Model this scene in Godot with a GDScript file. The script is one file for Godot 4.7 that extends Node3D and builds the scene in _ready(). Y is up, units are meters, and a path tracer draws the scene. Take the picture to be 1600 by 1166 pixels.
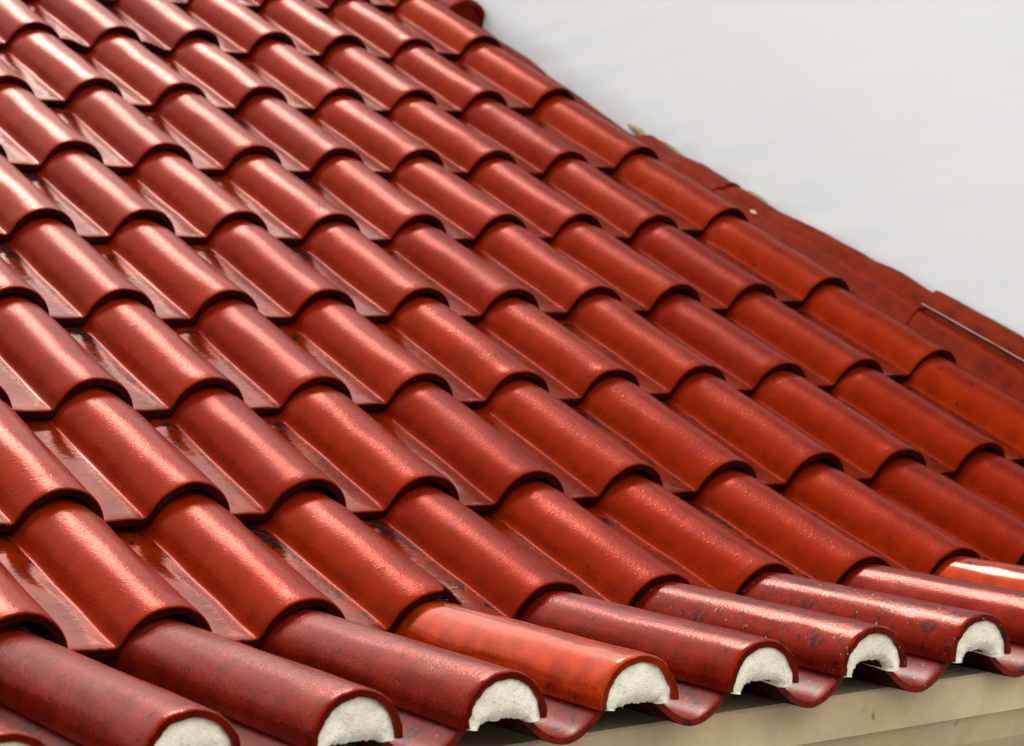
extends Node3D
# A glazed red interlocking tile roof against a white rendered wall, seen from below the eaves on an overcast day.

const H := 3.0            # height of the eaves line
const SP := 0.406229      # sine and cosine of the roof pitch
const CP := 0.913771
const W := 0.21           # cover width of one tile
const G := 0.368314       # gauge of one course
const TH := 0.0125        # tile thickness
const HEAD_DROP := 0.0180
const WALL_X := 1.962

var M := {}
var house: Node3D


# ---------------------------------------------------------------- mesh building
class Mb:
	var v := PackedVector3Array()
	var n := PackedVector3Array()
	var u := PackedVector2Array()
	var i := PackedInt32Array()

	func tri(a: int, b: int, c: int) -> void:
		var cr := (v[b] - v[a]).cross(v[c] - v[a])
		if cr.dot(n[a] + n[b] + n[c]) > 0.0:
			i.append_array(PackedInt32Array([a, c, b]))
		else:
			i.append_array(PackedInt32Array([a, b, c]))

	# rows of points; smooth normals from the surface itself, turned to the side of `side` (1 or -1)
	func grid(rows: Array, side: float, lo := 0, hi := -1) -> void:
		var nr := rows.size()
		var nc: int = rows[0].size()
		if hi < 0:
			hi = nc - 1
		var base := v.size()
		var wdt := hi - lo + 1
		for r in nr:
			for c in range(lo, hi + 1):
				var a: Vector3 = rows[r][mini(c + 1, nc - 1)] - rows[r][maxi(c - 1, 0)]
				var b: Vector3 = rows[mini(r + 1, nr - 1)][c] - rows[maxi(r - 1, 0)][c]
				v.append(rows[r][c])
				n.append(a.cross(b).normalized() * side)
				u.append(Vector2(float(c) / nc, float(r) / nr))
		for r in nr - 1:
			for c in wdt - 1:
				var p := base + r * wdt + c
				tri(p, p + 1, p + wdt)
				tri(p + 1, p + wdt + 1, p + wdt)

	# a flat strip between two lines of points
	func strip(a: PackedVector3Array, b: PackedVector3Array, nn: Vector3) -> void:
		var base := v.size()
		for k in a.size():
			v.append(a[k]); n.append(nn); u.append(Vector2(float(k) / a.size(), 0))
			v.append(b[k]); n.append(nn); u.append(Vector2(float(k) / a.size(), 1))
		for k in a.size() - 1:
			var p := base + k * 2
			tri(p, p + 2, p + 1)
			tri(p + 1, p + 2, p + 3)

	func quad(a: Vector3, b: Vector3, c: Vector3, d: Vector3, nn: Vector3) -> void:
		strip(PackedVector3Array([a, d]), PackedVector3Array([b, c]), nn)

	func box(lo: Vector3, hi: Vector3) -> void:
		var p := [Vector3(lo.x, lo.y, lo.z), Vector3(hi.x, lo.y, lo.z), Vector3(hi.x, hi.y, lo.z), Vector3(lo.x, hi.y, lo.z), Vector3(lo.x, lo.y, hi.z), Vector3(hi.x, lo.y, hi.z), Vector3(hi.x, hi.y, hi.z), Vector3(lo.x, hi.y, hi.z)]
		quad(p[0], p[1], p[2], p[3], Vector3(0, 0, -1)); quad(p[4], p[5], p[6], p[7], Vector3(0, 0, 1))
		quad(p[0], p[4], p[7], p[3], Vector3(-1, 0, 0)); quad(p[1], p[5], p[6], p[2], Vector3(1, 0, 0))
		quad(p[0], p[1], p[5], p[4], Vector3(0, -1, 0)); quad(p[3], p[2], p[6], p[7], Vector3(0, 1, 0))

	func put(mesh: ArrayMesh, mat: Material) -> void:
		var a := []
		a.resize(Mesh.ARRAY_MAX)
		a[Mesh.ARRAY_VERTEX] = v; a[Mesh.ARRAY_NORMAL] = n; a[Mesh.ARRAY_TEX_UV] = u; a[Mesh.ARRAY_INDEX] = i
		mesh.add_surface_from_arrays(Mesh.PRIMITIVE_TRIANGLES, a)
		mesh.surface_set_material(mesh.get_surface_count() - 1, mat)


func obj(called: String, mb: Mb, mat: Material, parent: Node) -> MeshInstance3D:
	var m := ArrayMesh.new()
	mb.put(m, mat)
	return inst(called, m, parent)


var counts := {}


func inst(called: String, m: Mesh, parent: Node) -> MeshInstance3D:
	var o := MeshInstance3D.new()
	o.mesh = m
	var key := "%s/%d" % [called, parent.get_instance_id()]
	var k: int = counts.get(key, 0)
	counts[key] = k + 1
	o.name = called if k == 0 else "%s_%03d" % [called, k]
	parent.add_child(o, true)
	return o


func thing(called: String, label: String, category: String) -> Node3D:
	var o := Node3D.new()
	o.name = called
	o.set_meta("label", label)
	o.set_meta("category", category)
	add_child(o, true)
	return o


# ---------------------------------------------------------------- textures
func noise(seed_: int, freq: float, oct := 3, kind := FastNoiseLite.TYPE_SIMPLEX_SMOOTH) -> FastNoiseLite:
	var f := FastNoiseLite.new()
	f.seed = seed_
	f.noise_type = kind
	f.frequency = freq
	f.fractal_octaves = oct
	return f


func seamless(f: FastNoiseLite, s: int) -> PackedByteArray:
	var im := f.get_seamless_image(s, s, false, false, 0.1, true)
	im.convert(Image.FORMAT_L8)
	return im.get_data()


# base colour with mottling, dark specks and pale lichen; colours are linear
func coat_texture(seed_: int, base: Color, alt: Color, dark_at: float, pale_at: float, s := 512) -> ImageTexture:
	var a := seamless(noise(seed_, 0.008, 4), s)
	var b := seamless(noise(seed_ + 1, 0.06, 3), s)
	var c := seamless(noise(seed_ + 2, 0.034, 4), s)
	var e := seamless(noise(seed_ + 3, 0.014, 2), s)
	var l := seamless(noise(seed_ + 4, 0.03, 3), s)
	var d := PackedByteArray()
	d.resize(s * s * 3)
	for k in s * s:
		var t := clampf((a[k] / 255.0 - 0.5) * 1.3 + 0.5 + (b[k] / 255.0 - 0.5) * 0.35, 0.0, 1.0)
		var col := base.lerp(alt, t)
		var dk := smoothstep(dark_at - 0.02, dark_at + 0.09, c[k] / 255.0 * 0.55 + e[k] / 255.0 * 0.45)
		col = col.lerp(Color(0.012, 0.009, 0.011), dk * 0.88)
		var pl := smoothstep(pale_at, pale_at + 0.06, l[k] / 255.0)
		col = col.lerp(Color(0.36, 0.27, 0.2), pl * 0.7)
		col = col.linear_to_srgb()
		d[k * 3] = int(clampf(col.r, 0, 1) * 255.0)
		d[k * 3 + 1] = int(clampf(col.g, 0, 1) * 255.0)
		d[k * 3 + 2] = int(clampf(col.b, 0, 1) * 255.0)
	return ImageTexture.create_from_image(Image.create_from_data(s, s, false, Image.FORMAT_RGB8, d))


func relief_texture(seed_: int, f1: float, f2: float, mix_: float, drops: float, s := 512) -> ImageTexture:
	var a := seamless(noise(seed_, f1, 3), s)
	var b := seamless(noise(seed_ + 1, f2, 2), s)
	var c := seamless(noise(seed_ + 2, 0.075, 1), s)
	var d := PackedByteArray()
	d.resize(s * s)
	for k in s * s:
		var h := a[k] / 255.0 * mix_ + b[k] / 255.0 * (1.0 - mix_)
		h = h * 0.6 + drops * smoothstep(0.74, 0.84, c[k] / 255.0)
		d[k] = int(clampf(h, 0, 1) * 255.0)
	return ImageTexture.create_from_image(Image.create_from_data(s, s, false, Image.FORMAT_L8, d))


func glaze(tex: Texture2D, rough: float, spec: float, relief: Texture2D, cm: float, scale_ := 4.0, coat := 0.0) -> StandardMaterial3D:
	var m := StandardMaterial3D.new()
	m.albedo_texture = tex
	m.roughness = rough
	m.metallic_specular = spec
	m.uv1_triplanar = true
	m.uv1_world_triplanar = true
	m.uv1_triplanar_sharpness = 4.0
	m.uv1_scale = Vector3.ONE * scale_
	if relief:
		m.heightmap_enabled = true
		m.heightmap_texture = relief
		m.heightmap_scale = cm
	if coat > 0.0:
		m.clearcoat_enabled = true
		m.clearcoat = coat
		m.clearcoat_roughness = 0.08
	return m


func materials() -> void:
	var peel := relief_texture(11, 0.02, 0.09, 0.55, 0.4)
	var rip := relief_texture(31, 0.018, 0.05, 0.7, 0.25)
	var pit := relief_texture(51, 0.05, 0.12, 0.5, 0.0)
	var t_roll := coat_texture(101, Color(0.1607, 0.0097, 0.00007), Color(0.1177, 0.0062, 0.00007), 0.77, 2.0)
	var t_roll2 := coat_texture(131, Color(0.1412, 0.0073, 0.00010), Color(0.1049, 0.0050, 0.00007), 0.76, 2.0)
	var t_maroon := coat_texture(191, Color(0.1516, 0.0082, 0.00074), Color(0.0909, 0.0049, 0.00061), 0.70, 0.94)
	var t_speck := coat_texture(221, Color(0.1516, 0.0082, 0.00086), Color(0.0970, 0.0052, 0.00074), 0.575, 0.86)
	var t_orange := coat_texture(251, Color(0.30, 0.026, 0.0003), Color(0.17, 0.0135, 0.0003), 0.73, 2.0)
	var t_flash := coat_texture(281, Color(0.1847, 0.0132, 0.00018), Color(0.1032, 0.0067, 0.00018), 0.80, 2.0)
	M.roll = []
	M.roll.append(glaze(t_roll, 0.29, 0.06, peel, 0.04, 3.7))
	M.roll.append(glaze(t_roll2, 0.32, 0.06, peel, 0.03, 4.1))
	var t_roll3 := coat_texture(141, Color(0.1830, 0.0131, 0.00006), Color(0.1397, 0.0079, 0.00006), 0.77, 2.0)
	var t_roll4 := coat_texture(151, Color(0.1124, 0.0050, 0.00034), Color(0.0857, 0.0039, 0.00028), 0.72, 2.0)
	M.roll.append(glaze(t_roll3, 0.30, 0.06, peel, 0.035, 3.4))
	M.roll.append(glaze(t_roll4, 0.30, 0.06, peel, 0.045, 3.9))
	M.roll.append(glaze(t_roll, 0.27, 0.06, peel, 0.04, 3.1))
	for m in M.roll:
		m.metallic = 0.30
	M.pan = []
	for k in 5:
		var pm := glaze(pan_texture(801 + k * 10, [0.58, 0.65, 0.70, 0.75, 0.80][k]), 0.11, 0.13, pan_relief(851 + k), 0.02)
		pm.metallic = 0.35
		pm.uv1_triplanar = false
		pm.uv1_world_triplanar = false
		pm.uv1_scale = Vector3.ONE
		M.pan.append(pm)
	M.maroon = glaze(t_maroon, 0.21, 0.12, pit, 0.06, 3.5)
	M.speck = glaze(t_speck, 0.23, 0.12, pit, 0.06, 4.0)
	M.orange = glaze(t_orange, 0.14, 0.20, pit, 0.02, 3.9)
	for m in [M.maroon, M.speck, M.orange]:
		m.metallic = 0.45
	M.pink = glaze(t_maroon, 0.24, 0.13, pit, 0.08, 4.3)
	M.pink.metallic = 0.45
	M.wave = glaze(t_speck, 0.35, 0.2, pit, 0.04, 3.0)
	M.flash = glaze(t_flash, 0.42, 0.15, pit, 0.06, 3.2)
	M.mortar = glaze(coat_texture(311, Color(0.80, 0.77, 0.65), Color(0.66, 0.62, 0.50), 0.80, 2.0, 256), 0.95, 0.2, peel, 0.15, 6.0)
	M.old_mortar = glaze(coat_texture(321, Color(0.36, 0.28, 0.14), Color(0.24, 0.19, 0.10), 0.7, 2.0, 256), 0.95, 0.2, peel, 0.2, 6.0)
	M.cream = glaze(coat_texture(331, Color(0.60, 0.48, 0.30), Color(0.46, 0.36, 0.22), 0.8, 2.0, 256), 0.9, 0.3, peel, 0.06, 2.0)
	M.wood = glaze(coat_texture(341, Color(0.10, 0.06, 0.035), Color(0.05, 0.03, 0.02), 0.8, 2.0, 256), 0.9, 0.3, null, 0.0, 2.0)
	M.twig = glaze(coat_texture(351, Color(0.28, 0.21, 0.14), Color(0.12, 0.09, 0.06), 0.8, 2.0, 256), 0.9, 0.2, null, 0.0, 9.0)
	M.ground = glaze(coat_texture(361, Color(0.10, 0.095, 0.085), Color(0.07, 0.065, 0.055), 0.8, 2.0, 256), 0.9, 0.3, null, 0.0, 0.4)
	var wl := StandardMaterial3D.new()
	wl.albedo_texture = wall_texture()
	wl.roughness = 0.92
	wl.metallic_specular = 0.25
	wl.heightmap_enabled = true
	wl.heightmap_texture = relief_texture(71, 0.012, 0.05, 0.7, 0.0)
	wl.heightmap_scale = 0.05
	M.wall = wl
	# rough, near-black red on the edges and undersides of the tiles
	M.dark_edge = glaze(coat_texture(371, Color(0.034, 0.0030, 0.0009), Color(0.010, 0.0016, 0.0008), 0.66, 2.0, 256), 0.8, 0.12, pit, 0.08, 5.0)


# a wet pan, 8 cm across and 43 cm long: grime gathers below the overlap of the tile above and along the foot of the roll
func pan_texture(seed_: int, dark_at: float) -> ImageTexture:
	var w := 96
	var h := 512
	var a := noise(seed_, 0.012, 4)
	var b := noise(seed_ + 1, 0.045, 4)
	var e := noise(seed_ + 2, 0.016, 2)
	var d := PackedByteArray()
	d.resize(w * h * 3)
	for y in h:
		var v := float(y) / h
		for x in w:
			var u := float(x) / w
			var col := Color(0.150, 0.0115, 0.0003).lerp(Color(0.092, 0.0062, 0.0003), clampf(0.5 + a.get_noise_2d(x, y * 0.7), 0, 1))
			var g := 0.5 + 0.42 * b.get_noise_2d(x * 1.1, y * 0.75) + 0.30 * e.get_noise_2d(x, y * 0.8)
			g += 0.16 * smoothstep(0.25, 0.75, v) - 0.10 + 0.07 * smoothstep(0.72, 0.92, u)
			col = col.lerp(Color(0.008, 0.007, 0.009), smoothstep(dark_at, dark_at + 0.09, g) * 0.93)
			col = col.linear_to_srgb()
			var k := (y * w + x) * 3
			d[k] = int(col.r * 255.0); d[k + 1] = int(col.g * 255.0); d[k + 2] = int(col.b * 255.0)
	return ImageTexture.create_from_image(Image.create_from_data(w, h, false, Image.FORMAT_RGB8, d))


func pan_relief(seed_: int) -> ImageTexture:
	var w := 96
	var h := 512
	var a := noise(seed_, 0.035, 2)
	var b := noise(seed_ + 7, 0.015, 2)
	var d := PackedByteArray()
	d.resize(w * h)
	for y in h:
		for x in w:
			d[y * w + x] = int(clampf(0.5 + 0.35 * a.get_noise_2d(x * 0.8, y * 1.5) + 0.4 * b.get_noise_2d(x, y), 0, 1) * 255.0)
	return ImageTexture.create_from_image(Image.create_from_data(w, h, false, Image.FORMAT_L8, d))


# white paint with pale bluish smudges where it was brushed over along the roof line; the texture covers z -4..1, height 2.6..5.1
func wall_texture() -> ImageTexture:
	var s := 512
	var a := noise(401, 0.010, 4)
	var b := noise(402, 0.03, 4)
	var d := PackedByteArray()
	d.resize(s * s * 3)
	for y in s:
		var h := 5.1 - 2.5 * y / s
		for x in s:
			var z := 1.0 - 5.0 * x / s
			var roof := H + 0.05 - z * SP / CP
			var above := h - roof
			var near := exp(-maxf(above, 0.0) / 0.20)
			var stroke := b.get_noise_2d((x * 0.914 + y * 0.8) * 0.25, (y * 0.914 - x * 0.2) * 2.0)
			var g := clampf(0.5 + a.get_noise_2d(x, y) * 0.8, 0, 1)
			var col := Color(0.73, 0.79, 0.825).lerp(Color(0.75, 0.81, 0.845), g)
			col = col.lerp(Color(0.635, 0.72, 0.78), clampf(near * (0.32 + stroke * 0.9), 0.0, 0.7))
			col = col.lerp(Color(0.55, 0.57, 0.58), clampf(exp(-maxf(above, 0.0) / 0.035) * smoothstep(0.05, 0.5, b.get_noise_2d(x * 1.3, y * 1.3) + 0.1) * 0.4, 0, 0.18))
			col = col.linear_to_srgb()
			var k := (y * s + x) * 3
			d[k] = int(col.r * 255.0); d[k + 1] = int(col.g * 255.0); d[k + 2] = int(col.b * 255.0)
	return ImageTexture.create_from_image(Image.create_from_data(s, s, false, Image.FORMAT_RGB8, d))


# overcast sky: the usual brightening towards the zenith and a veiled sun
func overcast(sun: Vector3) -> ImageTexture:
	var w := 256
	var h := 128
	var im := Image.create(w, h, false, Image.FORMAT_RGBF)
	var cl := noise(501, 1.6, 4)
	for y in h:
		var el := PI * (0.5 - (y + 0.5) / h)
		for x in w:
			var az := TAU * (x + 0.5) / w
			var dir := Vector3(sin(az) * cos(el), sin(el), -cos(az) * cos(el))
			var up := maxf(dir.y, 0.0)
			var k := SKY_BASE * (1.0 + 1.6 * up) / 2.6
			var c := clampf(dir.dot(sun), -1, 1)
			k *= lerpf(1.06, 1.0, (1.0 + c) * 0.5)
			var veil := SKY_GLOW * exp(-(1.0 - c) / 0.05) + 0.32 * SKY_GLOW * exp(-(1.0 - clampf(dir.dot(Vector3(-0.02, 0.58, -0.81)), -1, 1)) / 0.09)
			var patch := 1.0 + 0.25 * cl.get_noise_3dv(dir * 1.5)
			k *= patch
			veil *= patch
			if dir.y < 0.0:
				k = lerpf(k, SKY_BASE * 0.18, clampf(-dir.y * 12.0, 0, 1))
				veil *= clampf(1.0 + dir.y * 12.0, 0, 1)
			im.set_pixel(x, y, Color(k * 1.02 + veil * 1.05, k + veil, k * 0.95 + veil * 0.88))
	return ImageTexture.create_from_image(im)


const SKY_BASE := 1.35
const SKY_GLOW := 1.2


# ---------------------------------------------------------------- the roof's lattice
const COL_SHIFT := [0.0041, -0.0014, -0.0024, -0.0022, -0.0004, 0.0012, 0.0024, 0.0004, 0.0011, -0.0026]
const ROW_SHIFT := [0.0055, 0.0043, -0.0011, -0.0093, -0.0052, -0.0075, 0.005, 0.0092, -0.0009]


func on_roof(x: float, y: float, z: float) -> Vector3:
	return Vector3(x, H + SP * y + CP * z, -CP * y + SP * z)


func sag(x: float, y: float) -> float:
	var a := clampf(x, -0.7, 1.9) - 0.8
	var b := clampf(y, -0.3, 3.4) - 1.3
	return 0.01219 * a * a + 0.0109 * a * b + 0.00708 * b * b


# where the front corner of tile (column, course) lies
func corner(c: int, r: int) -> Vector3:
	var x := c * W
	var y := r * G
	var z := sag(x, y)
	if r == 0:
		z += 0.013
	if c >= 8:
		z += 0.012
	if c < -1:
		x += 0.008
	if c >= -1 and c <= 8:
		x += COL_SHIFT[c + 1]
	if r <= 8:
		y += ROW_SHIFT[maxi(r, 0)]
	return on_roof(x, y, z)


# ---------------------------------------------------------------- tiles
const ROLL_A := 0.0695
const ROLL_H := 0.0555


func tile_profile() -> PackedVector2Array:
	var p := PackedVector2Array([Vector2(-0.086, 0.0), Vector2(-0.066, 0.0), Vector2(-0.046, 0.0), Vector2(-0.030, 0.0), Vector2(-0.016, 0.0), Vector2(-0.0085, 0.0), Vector2(-0.0062, 0.0002), Vector2(-0.0044, 0.0006), Vector2(-0.0028, 0.0014), Vector2(-0.0012, 0.0029), Vector2(0.0006, 0.0062)])
	var r := (ROLL_A * ROLL_A + ROLL_H * ROLL_H) / (2.0 * ROLL_H)
	for k in 21:
		var a := deg_to_rad(lerpf(-69.0, 76.5, k / 20.0))
		p.append(Vector2(ROLL_A + r * sin(a), ROLL_H - r + r * cos(a)))
	return p


const PAN_LAST := 6       # profile point where the pan ends and the roll begins


# chip: Array of [x_from, x_to, depth] bites out of the front edge
func tile_mesh(seed_: int, roll_mat: Material, chip := []) -> ArrayMesh:
	var rng := RandomNumberGenerator.new()
	rng.seed = seed_
	var wob := noise(seed_ * 7 + 3, 4.0, 2)
	var pr := tile_profile()
	var np := pr.size()
	var nrm := PackedVector2Array()
	for k in np:
		var t := pr[mini(k + 1, np - 1)] - pr[maxi(k - 1, 0)]
		nrm.append(Vector2(-t.y, t.x).normalized())
	var st := [[0.0, 0.0024], [0.0004, 0.0012], [0.0012, 0.0004], [0.0026, 0.0], [0.012, -0.0007], [0.021, -0.0002], [0.05, 0.0], [0.12, 0.0], [0.2, 0.0], [0.28, 0.0], [G - 0.05, 0.0], [G - 0.034, 0.0004], [G - 0.02, 0.0014], [G - 0.006, 0.0026], [G + 0.012, 0.0034], [G + 0.06, 0.004]]
	var outer := []
	var inner := []
	for s in st:
		var row := PackedVector3Array()
		var low := PackedVector3Array()
		for k in np:
			var y: float = s[0]
			for b in chip:
				if pr[k].x > b[0] and pr[k].x < b[1]:
					var f := sin(PI * clampf((pr[k].x - b[0]) / (b[1] - b[0]), 0.0, 1.0))
					f = pow(maxf(f, 0.0), 0.6) * (0.8 + 0.5 * wob.get_noise_2d(pr[k].x * 9.0, 7.0))
					y += b[2] * f * (1.0 - smoothstep(0.0, 0.12, y))
			var wz := 0.0022 * wob.get_noise_2d(pr[k].x * 2.0, y * 1.6) + 0.0006 * wob.get_noise_2d(pr[k].x * 9.0 + 5.0, y * 9.0)
			var d: float = s[1]
			if k >= np - 2:
				d = maxf(d, 0.0)
			var q := pr[k] - nrm[k] * d
			row.append(Vector3(q.x, y, q.y + wz))
			q = pr[k] - nrm[k] * TH
			if k == np - 1:
				q.y = pr[k].y + 0.0012
			low.append(Vector3(q.x, y, q.y + wz))
		outer.append(row)
		inner.append(low)
	var roll := Mb.new()
	var pan := Mb.new()
	roll.grid(outer, 1.0, PAN_LAST, np - 1)
	pan.grid(outer, 1.0, 0, PAN_LAST)
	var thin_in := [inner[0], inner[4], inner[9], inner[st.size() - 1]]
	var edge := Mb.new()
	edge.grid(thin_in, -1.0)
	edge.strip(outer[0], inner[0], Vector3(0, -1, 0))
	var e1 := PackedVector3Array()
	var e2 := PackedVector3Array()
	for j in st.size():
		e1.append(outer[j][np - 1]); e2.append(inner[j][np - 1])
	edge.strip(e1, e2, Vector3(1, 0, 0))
	var m := ArrayMesh.new()
	roll.put(m, roll_mat)
	for k in pan.v.size():
		pan.u[k] = Vector2(clampf((pan.v[k].x + 0.086) / 0.0825, 0.0, 1.0), clampf(pan.v[k].y / 0.432, 0.0, 1.0))
	pan.put(m, M.pan[seed_ % 5])
	edge.put(m, M.dark_edge)
	return m


func half_round(r0: float, r1: float, length: float, leg: float, th: float, seed_: int, rough_end := 0.002) -> Mb:
	# a half-round tile along +z from 0 (the far end) to `length` (its open end), apex up
	var wob := noise(seed_ * 5 + 1, 5.0, 3)
	var n := 40
	var outer := []
	var inner := []
	var stations := [0.0, 0.12, 0.25, 0.4, 0.55, 0.7, 0.82, 0.9, 0.95, 0.975, 0.99, 0.9965, 1.0]
	for s in stations:
		var r := lerpf(r0, r1, s)
		var round_: float = 0.0 if s < 0.98 else [0.0, 0.0007, 0.0022][stations.find(s) - 10]
		var row := PackedVector3Array()
		var low := PackedVector3Array()
		for k in n + 3:
			var a := deg_to_rad(lerpf(-90, 90, clampf((k - 1.0) / n, 0, 1)))
			var dir := Vector2(sin(a), cos(a))
			var drop := leg if k == 0 or k == n + 2 else 0.0
			var bump := 0.0014 * wob.get_noise_2d(a * 0.25, s * 0.8)
			var z: float = length * s + (rough_end * wob.get_noise_2d(a * 0.6, 20.0) * smoothstep(0.8, 1.0, s))
			var ro := r + bump - round_
			var ri := r - th + bump + 0.0006 * wob.get_noise_2d(a * 0.7, 40.0)
			row.append(Vector3(dir.x * ro, dir.y * ro - drop, z))
			low.append(Vector3(dir.x * ri, dir.y * ri - drop, z))
		outer.append(row)
		inner.append(low)
	var mb := Mb.new()
	mb.grid(outer, -1.0)
	mb.grid([inner[0], inner[4], inner[8], inner[12]], 1.0)
	mb.strip(outer[12], inner[12], Vector3(0, 0, 1))
	mb.strip(outer[0], inner[0], Vector3(0, 0, -1))
	for e in [0, n + 2]:
		var a1 := PackedVector3Array()
		var a2 := PackedVector3Array()
		for j in stations.size():
			a1.append(outer[j][e]); a2.append(inner[j][e])
		mb.strip(a1, a2, Vector3(0, -1, 0))
	return mb


# lime mortar that closes the end of a half-round tile down to the crest of the tile below
func mortar_plug(r: float, leg: float, seed_: int, fill: float) -> Mb:
	var wob := noise(seed_ * 3 + 2, 22.0, 4)
	var sh := noise(seed_ * 3 + 5, 6.0, 2)
	var n := 28
	var rows := []
	var hw := 0.034 + 0.004 * sh.get_noise_1d(1.0)
	var top := 0.012 - fill + 0.005 * sh.get_noise_1d(9.0)
	for j in 7:
		var t := j / 6.0
		var row := PackedVector3Array()
		for k in n + 1:
			var f := float(k) / n
			var a := deg_to_rad(lerpf(-104, 104, f))
			var o := Vector2(sin(a), cos(a)) * (r + 0.001)
			if absf(a) > PI / 2:
				o = Vector2(signf(a) * (r + 0.001), -leg * (absf(a) - PI / 2) / deg_to_rad(14))
			var b := deg_to_rad(lerpf(-90, 90, f))
			var i := Vector2(sin(b) * hw + 0.002 * sh.get_noise_1d(f * 4.0 + 3.0), -leg - 0.002 + (leg + 0.002 + top) * pow(cos(b), 0.8) + 0.003 * sh.get_noise_1d(f * 4.0 + 30.0))
			var q := o.lerp(i, t)
			var bulge := 0.0025 * sin(PI * t) + 0.0022 * wob.get_noise_2d(q.x * 3.0, q.y * 3.0) + 0.002 * sh.get_noise_2d(q.x * 3.0, q.y * 3.0 + 9.0)
			row.append(Vector3(q.x, q.y, bulge - 0.006 * smoothstep(0.9, 1.0, t)))
		rows.append(row)
	var mb := Mb.new()
	mb.grid(rows, 1.0 if (rows[0][5] - rows[0][4]).cross(rows[1][4] - rows[0][4]).z > 0 else -1.0)
	var back := PackedVector3Array()
	for q in rows[6]:
		back.append(Vector3(q.x, q.y + 0.004, q.z - 0.07))
	mb.grid([rows[6], back], 1.0 if (rows[6][15] - rows[6][14]).cross(back[14] - rows[6][14]).y < 0 else -1.0)
	return mb


func wave_tile(seed_: int, length: float) -> ArrayMesh:
	# wavy undertile: a trough between two crests, along +z
	var wob := noise(seed_ * 11 + 4, 5.0, 2)
	var n := 26
	var th := 0.011
	var outer := []
	var inner := []
	for s in [0.0, 0.3, 0.6, 0.85, 0.97, 0.992, 1.0]:
		var row := PackedVector3Array()
		var low := PackedVector3Array()
		for k in n + 1:
			var x := lerpf(-0.112, 0.1045, float(k) / n)
			var ph := TAU * x / W
			var y := 0.030 * (1.0 - cos(ph)) + (0.0018 if x < -0.09 else 0.0)
			var sl := 0.030 * TAU / W * sin(ph)
			var nn := Vector2(-sl, 1.0).normalized()
			var wz := 0.0015 * wob.get_noise_2d(x * 2.0, s)
			var rd := 0.0025 if s == 1.0 else (0.0006 if s > 0.99 else 0.0)
			row.append(Vector3(x - nn.x * rd, y - nn.y * rd + wz, length * s))
			low.append(Vector3(x - nn.x * th, y - nn.y * th + wz, length * s))
		outer.append(row)
		inner.append(low)
	var mb := Mb.new()
	mb.grid(outer, -1.0)
	mb.strip(outer[6], inner[6], Vector3(0, 0, 1))
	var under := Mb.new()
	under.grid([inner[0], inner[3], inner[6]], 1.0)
	var m := ArrayMesh.new()
	mb.put(m, M.wave)
	under.put(m, M.dark_edge)
	return m


func lump(r: Vector3, seed_: int) -> Mb:
	var wob := noise(seed_, 1.3, 3)
	var rows := []
	for j in 9:
		var row := PackedVector3Array()
		for k in 13:
			var a := TAU * (k % 12) / 12.0
			var b := PI * (j / 8.0 - 0.5)
			var d := Vector3(cos(a) * cos(b), sin(b), sin(a) * cos(b))
			row.append(d * r * (1.0 + 0.5 * wob.get_noise_3dv(d)))
		rows.append(row)
	var mb := Mb.new()
	mb.grid(rows, -1.0)
	return mb


func tube(mb: Mb, pts: Array, r: float) -> void:
	var rows := []
	for j in pts.size():
		var t: Vector3 = (pts[mini(j + 1, pts.size() - 1)] - pts[maxi(j - 1, 0)]).normalized()
		var a := t.cross(Vector3(0.3, 1, 0.2)).normalized()
		var b := t.cross(a)
		var row := PackedVector3Array()
		for k in 7:
			var w := TAU * (k % 6) / 6.0
			row.append(pts[j] + (a * cos(w) + b * sin(w)) * r)
		rows.append(row)
	mb.grid(rows, 1.0)


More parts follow.
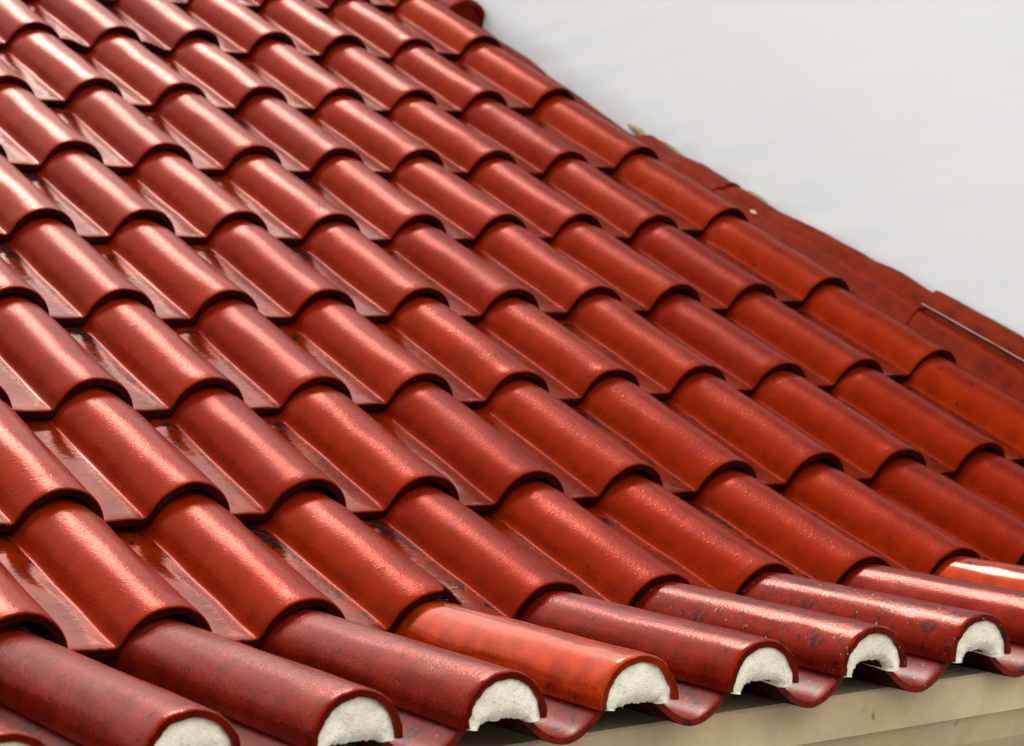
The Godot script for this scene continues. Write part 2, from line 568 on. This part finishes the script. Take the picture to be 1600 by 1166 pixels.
# ---------------------------------------------------------------- the scene
func _ready() -> void:
	var cam := Camera3D.new()
	cam.name = "camera"
	cam.transform = Transform3D(Basis(Vector3(0.821584, 0, 0.570087), Vector3(0.030622, 0.998556, -0.044131), Vector3(-0.569264, 0.053714, 0.820398)).orthonormalized(), Vector3(-1.639359, H + 0.569468, 2.67628))
	var lens := CameraAttributesPhysical.new()
	lens.frustum_focal_length = 72.5165
	lens.frustum_focus_distance = 3.15
	lens.exposure_aperture = 7.0
	lens.frustum_near = 0.05
	lens.frustum_far = 600.0
	cam.attributes = lens
	cam.fov = 18.79226
	cam.near = 0.05
	cam.far = 600.0
	cam.current = true
	add_child(cam)

	var sun_dir := Vector3(0.17, 0.745, -0.645).normalized()
	var env := Environment.new()
	env.background_mode = Environment.BG_SKY
	env.tonemap_mode = Environment.TONE_MAPPER_LINEAR
	env.tonemap_exposure = 2.12
	env.sdfgi_enabled = true
	env.ssao_enabled = true
	env.ssil_enabled = true
	var sky := Sky.new()
	var pan := PanoramaSkyMaterial.new()
	pan.panorama = overcast(sun_dir)
	sky.sky_material = pan
	env.sky = sky
	var we := WorldEnvironment.new()
	we.name = "world_environment"
	we.environment = env
	add_child(we)
	var sun := DirectionalLight3D.new()
	sun.name = "veiled_sun"
	sun.light_energy = 0.40
	sun.light_color = Color(1.0, 0.96, 0.90)
	sun.light_angular_distance = 15.0
	sun.shadow_enabled = true
	sun.basis = Basis.looking_at(-sun_dir, Vector3.UP)
	add_child(sun)

	materials()

	# ground
	var g := Mb.new()
	g.quad(Vector3(-250, 0, -250), Vector3(250, 0, -250), Vector3(250, 0, 250), Vector3(-250, 0, 250), Vector3.UP)
	var ground := obj("ground", g, M.ground, self)
	ground.set_meta("kind", "structure")
	ground.set_meta("label", "grey paved ground below the house")

	# the white rendered wall of the neighbouring building
	var wall := thing("white_building", "tall white rendered building wall rising beside the red tiled roof", "building")
	var wb := Mb.new()
	var n := 40
	var rows := []
	var y0 := 0.0
	var y1 := H + 1.9
	for j in 2:
		var row := PackedVector3Array()
		for k in n + 1:
			row.append(Vector3(WALL_X, [y0, y1][j], lerpf(2.4, -8.5, float(k) / n)))
		rows.append(row)
	wb.grid(rows, 1.0)
	for k in wb.v.size():
		wb.n[k] = Vector3(-1, 0, 0)
		wb.u[k] = Vector2((1.0 - wb.v[k].z) / 5.0, (5.1 - wb.v[k].y) / 2.5)
	wb.i = PackedInt32Array()
	for k in n:
		wb.tri(k, k + 1, k + n + 1)
		wb.tri(k + 1, k + n + 2, k + n + 1)
	obj("render_coat", wb, M.wall, wall)
	wb = Mb.new()
	wb.box(Vector3(WALL_X + 0.004, 0, -8.5), Vector3(WALL_X + 4.0, y1 - 0.002, 2.4))
	obj("wall", wb, M.cream, wall)

	# the house
	house = thing("tiled_house", "cream house with a glossy red interlocking clay tile roof and half-round eaves tiles", "house")
	var hb := Mb.new()
	var prof := [Vector2(0.30, 0.0), Vector2(0.30, H - 0.30), Vector2(-4.1, H - 0.16 + 4.1 * SP / CP), Vector2(-4.1, 0.0)]
	for k in 4:
		var a: Vector2 = prof[k]
		var b: Vector2 = prof[(k + 1) % 4]
		hb.quad(Vector3(-0.95, a.y, a.x), Vector3(1.9, a.y, a.x), Vector3(1.9, b.y, b.x), Vector3(-0.95, b.y, b.x), Vector3(0, a.x - b.x, b.y - a.y).normalized())
	for x in [-0.95, 1.9]:
		hb.quad(Vector3(x, prof[0].y, prof[0].x), Vector3(x, prof[1].y, prof[1].x), Vector3(x, prof[2].y, prof[2].x), Vector3(x, prof[3].y, prof[3].x), Vector3(signf(x), 0, 0))
	obj("wall", hb, M.cream, house)
	var cb := Mb.new()
	var cx0 := -1.2
	var cx1 := WALL_X - 0.004
	var steps := [Vector2(-0.1, -0.036), Vector2(0.405, -0.040), Vector2(0.408, -0.044), Vector2(0.408, -0.100), Vector2(0.395, -0.104), Vector2(0.388, -0.118), Vector2(0.372, -0.150), Vector2(0.350, -0.176), Vector2(0.335, -0.188), Vector2(0.335, -0.225), Vector2(0.302, -0.23), Vector2(0.302, -0.34)]
	for k in steps.size() - 1:
		var a: Vector2 = steps[k]
		var b: Vector2 = steps[k + 1]
		cb.quad(Vector3(cx0, H + a.y, a.x), Vector3(cx1, H + a.y, a.x), Vector3(cx1, H + b.y, b.x), Vector3(cx0, H + b.y, b.x), Vector3(0, b.x - a.x, a.y - b.y).normalized())
	obj("cornice", cb, M.cream, house)
	var db := Mb.new()
	for k in 1:
		var q := []
		for z in [-0.075, -0.045]:
			for y in [0.28, 4.4]:
				for x in [-1.12, WALL_X - 0.006]:
					q.append(on_roof(x, y, z))
		db.quad(q[4], q[5], q[7], q[6], on_roof(0, 0, 1) - on_roof(0, 0, 0))
		db.quad(q[0], q[1], q[3], q[2], on_roof(0, 0, -1) - on_roof(0, 0, 0))
		db.quad(q[0], q[1], q[5], q[4], on_roof(0, -1, 0) - on_roof(0, 0, 0))
		db.quad(q[0], q[2], q[6], q[4], Vector3(-1, 0, 0))
	obj("roof_deck", db, M.wood, house)

	roof_tiles()
	eaves()
	wall_flashing()


func roof_tiles() -> void:
	var kinds := []
	for k in 15:
		kinds.append(tile_mesh(40 + k, M.roll[[0, 1, 4, 0, 0, 4, 1, 0, 4, 4, 1, 0, 0, 4, 1][k]]))
	var rng := RandomNumberGenerator.new()
	rng.seed = 77
	var bright := [tile_mesh(71, M.roll[2]), tile_mesh(72, M.roll[2]), tile_mesh(73, M.roll[2])]
	for r in 12:
		for c in range(-5, 9):
			var m: Mesh = kinds[rng.randi() % kinds.size()]
			if c == 8:
				m = bright[rng.randi() % 3]
			var called := "roof_tile"
			var label := ""
			if c == 0 and r == 0:
				m = tile_mesh(90, M.roll[0], [[0.082, 0.141, 0.034]])
				label = "eaves roof tile with a broken front rim"
			elif r == 7 and (c == 3 or c == 4):
				m = tile_mesh(91 + c, M.roll[1], [[-0.1, -0.015, 0.075], [0.115, 0.16, 0.015]])
				label = "roof tile with a chipped front corner"
			var o := inst(called, m, house)
			if label:
				o.set_meta("label", label)
			var p := corner(c, r)
			var up := Vector3(0, CP, SP)
			var drop := HEAD_DROP
			var yd := (corner(c, r + 1) - up * drop - p).normalized()
			if r == 0:
				yd = (corner(c, 1) - up * (HEAD_DROP + 0.002) - p).normalized()
			var xd := (corner(c + 1, r) - corner(c - 1, r)).normalized()
			if c == 8 or c == 7:
				xd = Vector3.RIGHT
			var zd := xd.cross(yd).normalized()
			xd = yd.cross(zd).normalized()
			var bs := Basis(xd, yd, zd)
			bs = bs * Basis(Vector3(0, 0, 1), rng.randf_range(-0.011, 0.011)) * Basis(Vector3(0, 1, 0), rng.randf_range(-0.014, 0.014)) * Basis(Vector3(1, 0, 0), rng.randf_range(-0.002, 0.006))
			p += xd * rng.randf_range(-0.0015, 0.0015) + yd * rng.randf_range(-0.0035, 0.0035) + zd * rng.randf_range(0.0, 0.002)
			o.transform = Transform3D(bs, p)


func eaves() -> void:
	var looks := {-4: "maroon", -3: "pink", -2: "pink", -1: "pink", 0: "orange", 1: "maroon", 2: "speck", 3: "speck", 4: "pink", 5: "orange", 6: "maroon", 7: "speck", 8: "maroon"}
	var told := {0: "glossy orange half-round eaves tile under the roof tile with the broken rim", 5: "orange half-round eaves tile near the right end of the eaves"}
	var rng := RandomNumberGenerator.new()
	rng.seed = 5
	for c in range(-4, 9):
		var t := clampf(c, -3, 6)
		var apex0 := 0.0785 - 0.0036 * t
		apex0 += 0.0035 * maxf(0.0, -t)
		var apex1 := 0.072 - 0.0036 * t
		var ze := 0.492 - 0.0098 * t + rng.randf_range(-0.003, 0.003)
		var r1 := 0.0625
		var r0 := 0.0605
		var back := -0.10
		var from := Vector3(c * W + 0.0695, H + apex0 + 0.0014 - r0, back)
		var to := Vector3(c * W + 0.0695, H + apex1 - r1, ze)
		var mb := half_round(r0, r1, from.distance_to(to), 0.001, 0.0105, 300 + c, 0.003)
		var o := obj("eaves_tile", mb, M[looks[c]], house)
		if told.has(c):
			o.set_meta("label", told[c])
		var zd := (to - from).normalized()
		var xd := Vector3.UP.cross(zd).normalized()
		o.transform = Transform3D(Basis(xd, zd.cross(xd), zd), from)
		var plug := obj("mortar_plug", mortar_plug(r1 - 0.0105, 0.003, 400 + c, {-2: 0.010, -1: 0.008, 0: 0.013, 1: 0.004, 2: 0.0, 3: 0.003}.get(c, 0.004)), M.mortar, o)
		plug.position = Vector3(0, 0, from.distance_to(to) - 0.004 - 0.003 * rng.randf())
	for c in range(-5, 9):
		var t := clampf(c + 0.5, -3, 6)
		var crest := 0.0785 - 0.0036 * t - 0.0035 - 0.034
		var ze := 0.473 - 0.0098 * t
		if c == 8:
			continue
		var o := inst("undertile", wave_tile(500 + c, 0.50), house)
		o.position = Vector3(c * W + 0.0695 + 0.105, H + crest - 0.060 + 0.003, ze - 0.50)
		o.rotation = Vector3(0.012, 0, 0)
	# dry grass and twigs caught under the broken rim
	var rng2 := RandomNumberGenerator.new()
	rng2.seed = 9
	var tw := Mb.new()
	for k in 18:
		var a := Vector3(0.074 + rng2.randf_range(0.004, 0.06), H + 0.079 + rng2.randf_range(-0.012, 0.008), -0.012 + rng2.randf_range(-0.02, 0.016))
		var d := Vector3(rng2.randf_range(-1, 1), rng2.randf_range(-0.35, 0.3), rng2.randf_range(-0.6, 0.6)).normalized() * rng2.randf_range(0.008, 0.02)
		tube(tw, [a - d, a + Vector3(0, rng2.randf_range(0, 0.004), 0), a + d], 0.0009)
	var tuft := obj("dry_twigs", tw, M.twig, house)
	tuft.set_meta("kind", "stuff")


# the red tiles bedded along the foot of the white wall
func wall_flashing() -> void:
	var wob := noise(601, 3.0, 3)
	var segs := [[-0.12, 1.00, 0.0], [0.95, 1.43, 0.004], [1.38, 1.72, 0.0], [1.68, 2.03, 0.003], [2.0, 2.95, -0.03]]
	for s in segs:
		var rows := []
		var low := []
		var m := 18
		for j in m + 1:
			var y: float = lerpf(s[0], s[1], float(j) / m)
			var base: float = sag(1.84, y) + 0.010 + s[2]
			var za: float = maxf(0.113 - (y - 0.65) * 0.0545 + s[2] - 0.006 * float(j) / m, base + 0.008) + 0.008 * wob.get_noise_1d(y * 1.6)
			var pts := [Vector2(1.832, base), Vector2(1.846, base + 0.001), Vector2(1.857, lerpf(base, za, 0.18)), Vector2(1.866, lerpf(base, za, 0.45)), Vector2(1.873, lerpf(base, za, 0.58)), Vector2(1.882, lerpf(base, za, 0.62)), Vector2(1.889, lerpf(base, za, 0.55)), Vector2(1.893, lerpf(base, za, 0.62)), Vector2(1.898, lerpf(base, za, 0.84)), Vector2(1.908, za - 0.001), Vector2(1.922, za), Vector2(1.940, za - 0.007), Vector2(1.958, za - 0.022)]
			var row := PackedVector3Array()
			var lw := PackedVector3Array()
			for q in pts:
				var w := 0.0025 * wob.get_noise_2d(q.x * 20.0, y * 3.0)
				row.append(on_roof(q.x, y, q.y + w))
				lw.append(on_roof(q.x, y, q.y + w - 0.012))
			rows.append(row)
			low.append(lw)
		var mb := Mb.new()
		mb.grid(rows, 1.0)
		mb.grid(low, -1.0)
		mb.strip(rows[0], low[0], on_roof(0, -1, 0) - on_roof(0, 0, 0))
		mb.strip(rows[m], low[m], on_roof(0, 1, 0) - on_roof(0, 0, 0))
		obj("flashing_tile", mb, M.flash, house).set_meta("label", "dull red flashing tile bedded against the white wall")
	# a capping tile over the lowest one, on a line of pale mortar
	var up := Vector3(0, CP, SP)
	var slope := Vector3(0, SP + 0.0, -CP)
	var cap := Mb.new()
	var rows2 := []
	var low2 := []
	var bead := []
	for j in 19:
		var y := lerpf(-0.1, 0.955, j / 18.0)
		var za := 0.122 - (y - 0.65) * 0.0545 + 0.002 * wob.get_noise_1d(y * 5.0 + 4.0)
		var row := PackedVector3Array()
		var lw := PackedVector3Array()
		for k in 9:
			var a := deg_to_rad(lerpf(-80, 75, k / 8.0))
			var rr := 0.036
			var yy := y - (0.02 * wob.get_noise_1d(a * 3.0 + 50.0) if j == 18 else 0.0)
			row.append(on_roof(1.922 + rr * sin(a), yy, za - rr + rr * cos(a)))
			lw.append(on_roof(1.922 + (rr - 0.009) * sin(a), yy, za - rr + (rr - 0.009) * cos(a)))
		rows2.append(row)
		low2.append(lw)
		bead.append(on_roof(1.886 + 0.003 * wob.get_noise_1d(y * 11.0), y, za - 0.0305 + 0.002 * wob.get_noise_1d(y * 9.0 + 70.0)))
	cap.grid(rows2, 1.0)
	cap.grid(low2, -1.0)
	cap.strip(rows2[18], low2[18], slope)
	cap.strip(rows2[0], low2[0], -slope)
	var co := obj("capping_tile", cap, M.flash, house)
	var bd := Mb.new()
	for part in [[0, 19]]:
		tube(bd, bead.slice(part[0], part[1]), 0.0006)
	obj("mortar_line", bd, M.mortar, co)
	# old mortar showing at the top of the upper flashing tiles
	var k2 := 0
	for q in [[1.948, 1.975, 0.030, 0.045], [1.948, 1.83, 0.036, 0.035], [1.950, 1.62, 0.045, 0.04], [1.952, 2.12, 0.02, 0.05]]:
		k2 += 1
		var o := obj("old_mortar", lump(Vector3(0.007, 0.008, q[3]), 700 + k2), M.old_mortar, house)
		o.transform = Transform3D(Basis(Vector3.RIGHT, up, -slope), on_roof(q[0], q[1], q[2]))
	var chip := obj("mortar_crumb", lump(Vector3(0.006, 0.004, 0.011), 720), M.cream, house)
	chip.transform = Transform3D(Basis(Vector3.RIGHT, up, -slope), on_roof(1.868, 1.53, 0.045))
	# the larger tile that starts higher up, its end showing
	var big := half_round(0.082, 0.078, 0.7, 0.05, 0.014, 730, 0.004)
	var bo := obj("flashing_tile", big, M.flash, house)
	bo.set_meta("label", "large rounded flashing tile at the top of the wall edge, its end showing")
	bo.transform = Transform3D(Basis(Vector3.RIGHT, up, -slope), on_roof(1.895, 3.62, 0.02))
	var face := Mb.new()
	var a1 := PackedVector3Array()
	var a2 := PackedVector3Array()
	for k in 25:
		var a := deg_to_rad(lerpf(-90, 90, k / 24.0))
		a1.append(Vector3(sin(a) * 0.066, cos(a) * 0.066, 0.69))
		a2.append(Vector3(sin(a) * 0.066, -0.05, 0.69))
	face.strip(a1, a2, Vector3(0, 0, 1))
	obj("end_filling", face, M.flash, bo)
